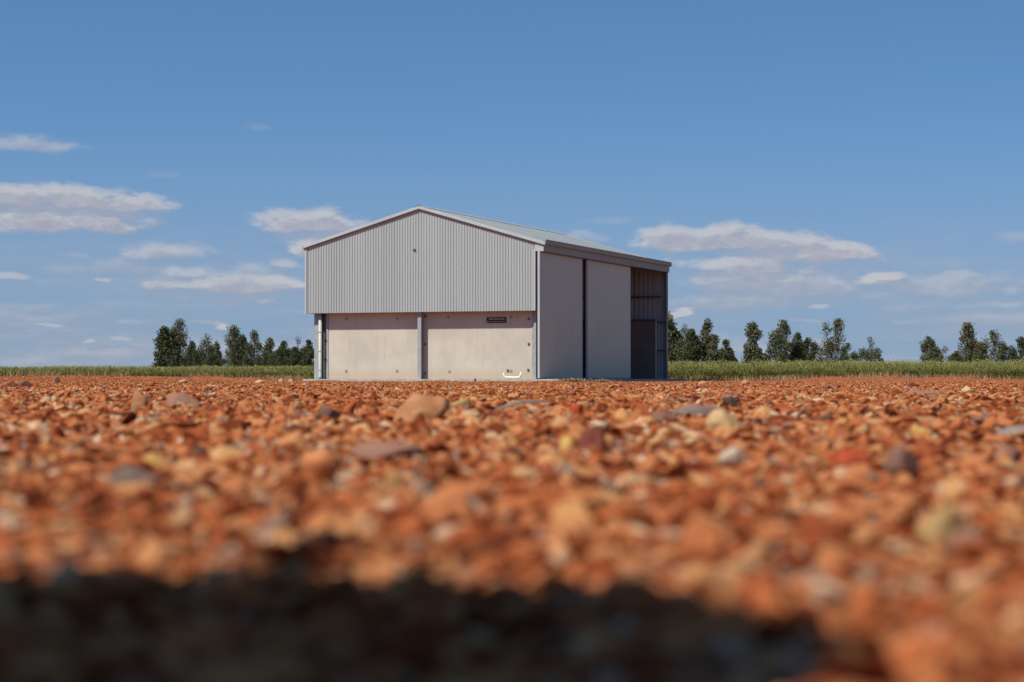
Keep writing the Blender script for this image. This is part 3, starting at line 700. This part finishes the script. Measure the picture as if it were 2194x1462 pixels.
    # trunk with limbs to the clumps
    tb = MB(); rt = .022*H
    lead = [(0, 0, -.1), (rp.uniform(-.02, .02)*H, 0, H*.25), (wd*lobes[0][0]*.5, 0, H*.5), (wd*lobes[0][0], 0, H*.88)]
    tb.tube(lead, [rt, rt*.8, rt*.55, rt*.12], 7)
    for (x0, y0, z0, rc) in cls[::2]:
        k = rp.uniform(.3, .6)*z0; sx = lead[1][0]*(k/(H*.25)) if k < H*.25 else lead[1][0]+(lead[2][0]-lead[1][0])*min(1, (k-H*.25)/(H*.25))
        tb.tube([(sx, 0, k), (sx+(x0-sx)*.55, y0*.5, k+(z0-k)*.45), (x0, y0, z0)], [rt*.42, rt*.28, rt*.08], 5, cap=False)
    tb.build('trunk', M['bark'], root, smooth=True)
    return root
TL = [(333, 372, 700, 'dense', 'broad dark tree at the left end of the left clump'),
      (362, 408, 683, 'tall', 'tallest tree of the left clump, leaning on the broad dark end tree'),
      (397, 424, 731, 'open', 'low thin tree right of the tallest tree in the left clump'),
      (422, 459, 714, 'open', 'rounded open tree between the tallest left tree and the brownish one'),
      (456, 474, 731, 'open', 'small slim tree just left of the brownish broad tree'),
      (469, 517, 697, 'tall', 'brownish broad gum in the middle of the left clump'),
      (505, 530, 716, 'dense', 'dark slim tree tucked behind the brownish broad gum'),
      (526, 563, 707, 'open', 'round topped open gum with a gap of sky to its right'),
      (564, 602, 723, 'tall', 'feathery tree right of the sky gap in the left clump'),
      (592, 627, 731, 'dense', 'dense dark tree touching the feathery tree, left of the shed'),
      (626, 650, 720, 'sparse', 'nearly bare wispy tree close to the left side of the shed'),
      (622, 650, 744, 'dense', 'low dark tree under the wispy one beside the shed'),
      (641, 676, 728, 'dense', 'dark tree partly hidden by the left corner of the shed'),
      (1412, 1463, 668, 'tall', 'tall tree rising from behind the right end of the shed'),
      (1452, 1479, 693, 'open', 'slim open tree second from the right end of the shed'),
      (1467, 1500, 705, 'dense', 'dark tree with a bare trunk third from the right end of the shed'),
      (1494, 1530, 683, 'tall', 'tall gum at the middle of the clump right of the shed'),
      (1522, 1546, 717, 'tall', 'small gum touching the right of that clump\'s tall middle gum'),
      (1540, 1571, 728, 'dense', 'last low tree at the right end of the clump beside the shed'),
      (1595, 1634, 690, 'col', 'lone narrow columnar tree standing apart'),
      (1652, 1708, 686, 'tall', 'broad domed tree right of the lone columnar tree'),
      (1690, 1724, 712, 'dense', 'dark pointed tree beside the broad domed tree'),
      (1712, 1753, 724, 'dense', 'dark conifer like tree at the right of the pointed one'),
      (1755, 1807, 683, 'double', 'tall tree with two rounded tops and sky between them'),
      (1798, 1837, 735, 'dense', 'small dark tree at the right foot of the two topped tree'),
      (1837, 1889, 722, 'open', 'round open tree with visible trunk before the wide gap'),
      (1962, 2015, 720, 'tall', 'dark leaning tree first after the wide gap on the right'),
      (2010, 2042, 741, 'sparse', 'small pointed tree in the far right row, below its neighbours'),
      (2036, 2064, 752, 'dense', 'lowest dark tree at the foot of the tall far right gum'),
      (2050, 2094, 692, 'tall', 'tallest gum of the far right row with bare lower trunk'),
      (2092, 2155, 707, 'open', 'wide open crowned gum near the right edge'),
      (2153, 2212, 722, 'dense', 'dark tree cut by the right edge of the picture')]
for k, (a, b_, c_, kd, lb) in enumerate(TL): tree(a, b_, c_, kd, lb, 100+k, D=(300 if a < 1000 else 285)+random.uniform(-8, 8))
for k, (a, b_, c_, lb) in enumerate(((1562, 1582, 764, 'tiny bush at the right end of the clump beside the shed'), (1627, 1653, 757, 'round bush between the columnar and the domed tree'),
                                    (1884, 1896, 766, 'tiny bush at the left of the wide gap'), (400, 428, 752, 'low bush at the foot of the thin tree in the left clump'), (440, 470, 758, 'low bush between the open tree and the slim tree on the left'), (505, 535, 760, 'low bush before the dark slim tree on the left'), (360, 400, 750, 'low dark bush at the foot of the tallest left tree'), (470, 508, 757, 'low bush at the foot of the brownish broad gum'), (545, 572, 762, 'tiny bush in the sky gap of the left clump'), (575, 622, 752, 'wide low bush under the feathery and dense left trees'), (1466, 1500, 752, 'low bush between the slim and dark trees beside the shed'), (1505, 1545, 752, 'low bush at the foot of the tall gum right of the shed'), (1668, 1700, 755, 'low bush at the foot of the broad domed tree'), (2088, 2120, 754, 'low bush under the wide open gum at the right'))):
    tree(a, b_, c_, 'dense', lb, 200+k, D=290, name='bush')

# ------------------------------------------------------------------ person crouching beside the camera, whose hat throws the shadow
per = empty('person', (-.713, -.16, 0)); tag(per, 'person in dark clothes and broad hat crouching just outside the frame, casting the foreground shadow', 'person')
def skin(name, verts, edges, mat, parent, lev=2):
    me = bpy.data.meshes.new(name); me.from_pydata([v[:3] for v in verts], edges, []); o = bpy.data.objects.new(name, me); link(o, parent)
    sk = o.modifiers.new('skin', 'SKIN'); sk.use_smooth_shade = True
    for k, v in enumerate(verts):
        me.skin_vertices[0].data[k].radius = (v[3], v[4] if len(v) > 4 else v[3])
    me.skin_vertices[0].data[0].use_root = True
    s_ = o.modifiers.new('sub', 'SUBSURF'); s_.levels = lev; s_.render_levels = lev
    me.materials.append(mat); return o
cloth = simple('dark_shirt', (.03, .03, .04), .9); jeans = simple('dark_trousers', (.02, .024, .035), .9); skn = simple('skin', (.45, .26, .18), .6); felt = simple('dark_felt_hat', (.035, .025, .02), .9); boot = simple('boots', (.03, .02, .015), .6)
# coordinates relative to the empty
body = [(-.03, -.22, .30, .15, .12), (-.04, -.17, .48, .15, .11), (-.05, -.06, .68, .17, .11), (-.06, .03, .84, .12, .09), (-.065, .07, .93, .055), (-.07, .085, .99, .055),
        (.13, .03, .83, .065), (.33, .03, .60, .05), (.54, .02, .30, .038), (.62, .015, .17, .028),
        (-.26, .02, .83, .065), (-.37, .04, .62, .05), (-.30, .18, .53, .036), (-.27, .235, .515, .028)]
skin('torso_and_arms', body, [(0,1),(1,2),(2,3),(3,4),(4,5),(3,6),(6,7),(7,8),(8,9),(3,10),(10,11),(11,12),(12,13)], cloth, per)
legs = [(-.03, -.24, .30, .13, .11), (.09, -.20, .30, .10), (.16, .12, .44, .07), (.15, -.07, .12, .045), (.15, -.09, .06, .04), (-.17, -.20, .30, .10), (-.24, .12, .44, .07), (-.23, -.07, .12, .045), (-.23, -.09, .06, .04)]
skin('trousers', legs, [(0,1),(1,2),(2,3),(3,4),(0,5),(5,6),(6,7),(7,8)], jeans, per)
for sx in (.15, -.23):
    skin('boot', [(sx, -.12, .045, .04), (sx, -.02, .045, .045), (sx, .10, .035, .035)], [(0,1),(1,2)], boot, per)
hd = bmesh.new(); bmesh.ops.create_uvsphere(hd, u_segments=24, v_segments=16, radius=.095)
for v in hd.verts:
    v.co.y *= 1.15; v.co.z *= 1.25
    if v.co.z < -.04: v.co.x *= .8
    if v.co.y > .09 and abs(v.co.x) < .02 and abs(v.co.z+.01) < .03: v.co.y += .02
hm = bpy.data.meshes.new('head'); hd.to_mesh(hm); hd.free(); hm.polygons.foreach_set('use_smooth', [True]*len(hm.polygons)); hm.materials.append(skn)
ho = bpy.data.objects.new('head', hm)
for sx in (-.034, .034):
    MB().tube([(sx-.012, .096, .0), (sx, .103, .002), (sx+.012, .096, .0)], [.004, .008, .004], 8).build('eye', M['black'], ho, smooth=True)
    MB().tube([(sx*2.9, -.005, -.03), (sx*3.1, -.012, .0), (sx*2.9, -.015, .028)], [.008, .014, .009], 8).build('ear', skn, ho, smooth=True)
MB().tube([(-.022, .088, -.062), (0, .094, -.064), (.022, .088, -.062)], [.003, .006, .003], 8).build('mouth', RM['maroon'], ho, smooth=True)
MB().tube([(0, .100, .01), (0, .118, -.022), (0, .116, -.032)], [.008, .013, .010], 8).build('nose', skn, ho, smooth=True); ho.location = (-.07, .10, 1.07); ho.rotation_euler = (-.35, 0, -.4); link(ho, per)
def hand(px_, py_, pz_, dirx, mirror=1):
    vs = [(0, 0, 0, .022, .014), (dirx*.045, .01, -.01, .03, .014)]; es = [(0, 1)]
    for k in range(4):
        o_ = (k-1.5)*.018; b_ = len(vs)
        vs += [(dirx*.085, .01+o_, -.015, .009), (dirx*(.115+.006*(k in (1, 2))), .012+o_, -.03, .008), (dirx*.12, .014+o_, -.055, .0075)]; es += [(1, b_), (b_, b_+1), (b_+1, b_+2)]
    b_ = len(vs); vs += [(dirx*.03, .045*mirror, -.015, .010), (dirx*.055, .06*mirror, -.035, .009)]; es += [(0, b_), (b_, b_+1)]
    h = skin('hand', vs, es, skn, per); h.location = (px_, py_, pz_); return h
hand(.625, .01, .165, .5); hand(-.27, .24, .515, .7, -1)
hat = MB(); nn = 40; vs = []; prof = [(.001, .135), (.06, .13), (.085, .10), (.095, .02), (.10, .0), (.15, -.012), (.19, -.004), (.19, -.008), (.10, -.006), (.09, -.001)]
for (rr_, zz) in prof:
    for k in range(nn):
        a = 2*math.pi*k/nn; vs.append((rr_*math.cos(a), rr_*1.02*math.sin(a), zz+(.02*math.cos(2*a) if rr_ > .15 else 0)))
fs = [(p*nn+k, p*nn+(k+1) % nn, (p+1)*nn+(k+1) % nn, (p+1)*nn+k) for p in range(len(prof)-1) for k in range(nn)]
hto = hat.add(vs, fs).build('hat', felt, per, smooth=True); hto.location = (-.07, .09, 1.14)
MB().add([(.018, .170, -.004), (.050, .165, -.004), (.056, .305, .0), (.034, .300, .0), (.018, .170, -.007), (.050, .165, -.007), (.056, .305, -.003), (.034, .300, -.003)], [(0,1,2,3), (7,6,5,4), (0,4,5,1), (1,5,6,2), (2,6,7,3), (3,7,4,0)]).build('shadow_bump_blade', felt, hto)  # unseen blade added on the brim to cast the bump in the shadow edge
cb = empty('handheld_camera', (0, -.14, 0)); tag(cb, 'black handheld camera resting on the gravel just outside the frame', 'camera')
MB().box(-.065, .065, -.06, .02, .025, .115).box(-.03, .03, -.05, .02, .116, .14).build('camera_body', M['black'], cb, bevel=.008)
MB().tube([(0, .021, .07), (0, .10, .07)], .034, 24).build('lens', M['black'], cb, smooth=False)

# ------------------------------------------------------------------ light and sky
AZ, EL = R(49), R(52)
tosun = Vector((-math.sin(AZ)*math.cos(EL), -math.cos(AZ)*math.cos(EL), math.sin(EL)))
sl_ = bpy.data.lights.new('sun', 'SUN'); sl_.energy = 5.0; sl_.angle = R(.53); sl_.color = (1, .96, .90)
so = bpy.data.objects.new('sun', sl_); so.rotation_euler = tosun.to_track_quat('Z', 'Y').to_euler(); so.location = (-30, -30, 40); link(so)
w = bpy.data.worlds.new('World'); scn.world = w; w.use_nodes = True; nt = w.node_tree; nt.nodes.clear(); T = NT(nt)
# cloud field: a group giving cloud density for a direction (azimuth, elevation)
CL = [(70, 322, 130, 17, .52), (90, 430, 190, 27, .95), (270, 442, 120, 20, .95), (60, 482, 160, 24, .95), (215, 484, 75, 19, 1.0), (350, 534, 100, 23, .62), (655, 474, 125, 26, .85), (660, 532, 55, 17, .8),
      (400, 582, 60, 18, .6), (480, 607, 170, 19, .75), (590, 604, 80, 13, .8), (612, 568, 45, 17, .6), (550, 636, 60, 9, .5), (215, 597, 45, 8, .7), (150, 548, 35, 8, .3), (15, 595, 45, 10, .55), (548, 275, 34, 11, .16), (340, 380, 34, 8, .14),
      (104, 696, 34, 6, .6), (188, 731, 24, 8, .6), (255, 724, 32, 7, .5), (466, 698, 26, 7, .9), (440, 690, 60, 6, .3), (60, 660, 80, 8, .25), (290, 690, 40, 7, .35),
      (1450, 508, 95, 28, 1.05), (1560, 505, 120, 27, 1.0), (1670, 518, 110, 25, .95), (1790, 540, 90, 24, .95), (1600, 562, 160, 24, .75), (1620, 590, 180, 18, .65), (1470, 665, 38, 16, 1.0), (1500, 608, 40, 9, .6), (1888, 600, 70, 14, .95),
      (2060, 598, 60, 22, .5), (2165, 518, 50, 16, .3), (1690, 634, 45, 9, .5), (1755, 657, 26, 7, .5), (1600, 632, 120, 10, .3), (1960, 655, 90, 10, .3), (2150, 650, 50, 12, .4), (1250, 505, 60, 14, .35), (1320, 470, 60, 8, .15),
      (1640, 598, 240, 40, .62), (1570, 645, 170, 26, .5), (2050, 612, 160, 32, .55), (480, 600, 220, 34, .55), (240, 568, 170, 26, .35), (120, 462, 220, 38, .66), (1680, 540, 210, 36, .7), (700, 500, 120, 32, .5), (1730, 690, 60, 6, .3), (1940, 690, 60, 6, .3), (1000, 560, 200, 18, .4)]
gp = bpy.data.node_groups.new('cloud_field', 'ShaderNodeTree'); gp.interface.new_socket('P', in_out='INPUT', socket_type='NodeSocketVector'); gp.interface.new_socket('D', in_out='OUTPUT', socket_type='NodeSocketFloat')
G = NT(gp); gin = G.node('NodeGroupInput'); gou = G.node('NodeGroupOutput'); P0 = gin.outputs[0]
mp = G.mapping(P0, (1, 2.2, 1))
wn = G.node('ShaderNodeTexNoise'); G.l.new(mp, wn.inputs['Vector']); wn.inputs['Scale'].default_value = 26; wn.inputs['Detail'].default_value = 6; wn.inputs['Roughness'].default_value = .6
wv = G.node('ShaderNodeVectorMath', operation='SUBTRACT'); G.l.new(wn.outputs['Color'], wv.inputs[0]); wv.inputs[1].default_value = (.5, .5, .5)
wm = G.node('ShaderNodeVectorMath', operation='MULTIPLY_ADD'); G.l.new(wv.outputs[0], wm.inputs[0]); wm.inputs[1].default_value = (.040, .010, 0); G.l.new(P0, wm.inputs[2])
sp = G.node('ShaderNodeSeparateXYZ'); G.l.new(wm.outputs[0], sp.inputs[0]); U, Vv = sp.outputs[0], sp.outputs[1]
det = G.noise(mp, 42, 7, .6); nz = G.math('MULTIPLY', G.math('SUBTRACT', det, .5), 1.6)
fine = G.noise(G.mapping(P0, (1, 1.6, 1)), 120, 5, .6)
acc = None
for (cx_, cy_, rx, ry, dn) in CL:
    u0 = math.atan((cx_-CX)/F); v0 = math.atan((HZ-cy_-ry*.3)/F); ru = rx/F*1.12; rv = ry/F*1.35
    du = G.math('DIVIDE', G.math('SUBTRACT', U, u0), ru); dv = G.math('DIVIDE', G.math('SUBTRACT', Vv, v0), rv)
    dv = G.math('MAXIMUM', dv, G.math('MULTIPLY', dv, -1.6))            # flatter underneath
    q = G.math('SQRT', G.math('MULTIPLY_ADD', du, du, G.math('MULTIPLY', dv, dv)))
    soft = .6 if dn > .7 else .85                                      # thin clouds have the softer edges
    q = G.ss(G.math('ADD', q, nz), 1.15, 1.15-soft, 0, min(1, dn*1.25))
    acc = q if acc is None else G.math('MAXIMUM', acc, q)
# thin veils low over the horizon
fr_ = G.noise(G.mapping(P0, (1, 7, 1)), 8, 6, .6)
low = G.math('MULTIPLY', G.ss(fr_, .36, .66, 0, .62), G.ss(Vv, .085, .015))
acc = G.math('MAXIMUM', acc, low)
acc = G.math('MULTIPLY', acc, G.ss(fine, .15, .6, .72, 1))
G.l.new(acc, gou.inputs[0])
geo = T.node('ShaderNodeTexCoord').outputs['Generated']
sp = T.node('ShaderNodeSeparateXYZ'); T.l.new(geo, sp.inputs[0]); dx, dy, dz = sp.outputs
az = T.math('ARCTAN2', dx, dy); el = T.math('ARCSINE', dz)
cv = T.node('ShaderNodeCombineXYZ'); T.l.new(az, cv.inputs[0]); T.l.new(el, cv.inputs[1])
g1 = T.node('ShaderNodeGroup'); g1.node_tree = gp; T.l.new(cv.outputs[0], g1.inputs[0])
ad = T.node('ShaderNodeVectorMath', operation='ADD'); T.l.new(cv.outputs[0], ad.inputs[0]); ad.inputs[1].default_value = (-.0022, .0036, 0)
g2 = T.node('ShaderNodeGroup'); g2.node_tree = gp; T.l.new(ad.outputs[0], g2.inputs[0])
sky = T.node('ShaderNodeTexSky', sky_type='NISHITA'); sky.sun_disc = False; sky.sun_elevation = EL; sky.sun_rotation = math.atan2(tosun.x, tosun.y)
sky.altitude = 200; sky.air_density = 1.0; sky.dust_density = .1; sky.ozone_density = 1.5
# the air thins quickly with height: sample the sky higher than the line of sight
el2 = T.math('ADD', T.math('MULTIPLY', el, 1.3), R(9))
el2 = T.math('MINIMUM', el2, T.math('MAXIMUM', el, R(60)))
ce = T.math('COSINE', el2); cvv = T.node('ShaderNodeCombineXYZ'); T.l.new(T.math('MULTIPLY', T.math('SINE', az), ce), cvv.inputs[0]); T.l.new(T.math('MULTIPLY', T.math('COSINE', az), ce), cvv.inputs[1]); T.l.new(T.math('SINE', el2), cvv.inputs[2])
T.l.new(cvv.outputs[0], sky.inputs[0])
skyc = T.mix(1.0, sky.outputs[0], (.79, 1.13, 1.30), 'MULTIPLY')
skyc = T.mix(T.ss(el, R(8.5), R(-.5), 0, .9), skyc, (2.75, 3.65, 4.85))
skyc = T.mix(1.0, skyc, T.ramp(T.ss(el, R(13), R(55)), [(0, (1, 1, 1)), (1, (.55, .55, .60))]), 'MULTIPLY')   # upper sky dimmed to weaken its fill light
puff = T.noise(T.mapping(cv.outputs[0], (1, 1.7, 1)), 55, 5, .6)
lit = T.ss(T.math('MULTIPLY_ADD', T.math('SUBTRACT', puff, .5), 1.1, T.math('SUBTRACT', g1.outputs[0], g2.outputs[0])), -.25, .55)
cloudc = T.mix(lit, (4.15, 4.0, 4.6), (5.9, 5.8, 6.0))
alpha = T.math('MULTIPLY', g1.outputs[0], .80)
col = T.mix(alpha, skyc, cloudc)
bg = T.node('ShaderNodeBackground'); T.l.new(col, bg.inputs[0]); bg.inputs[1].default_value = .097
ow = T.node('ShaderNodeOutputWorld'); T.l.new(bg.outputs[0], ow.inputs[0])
w.cycles.sampling_method = 'MANUAL'; w.cycles.sample_map_resolution = 512
vs_ = scn.view_settings; vs_.view_transform = 'Standard'; vs_.look = 'None'; vs_.exposure = 0.0; vs_.gamma = 1
scn.cycles.max_bounces = 6; scn.cycles.diffuse_bounces = 3
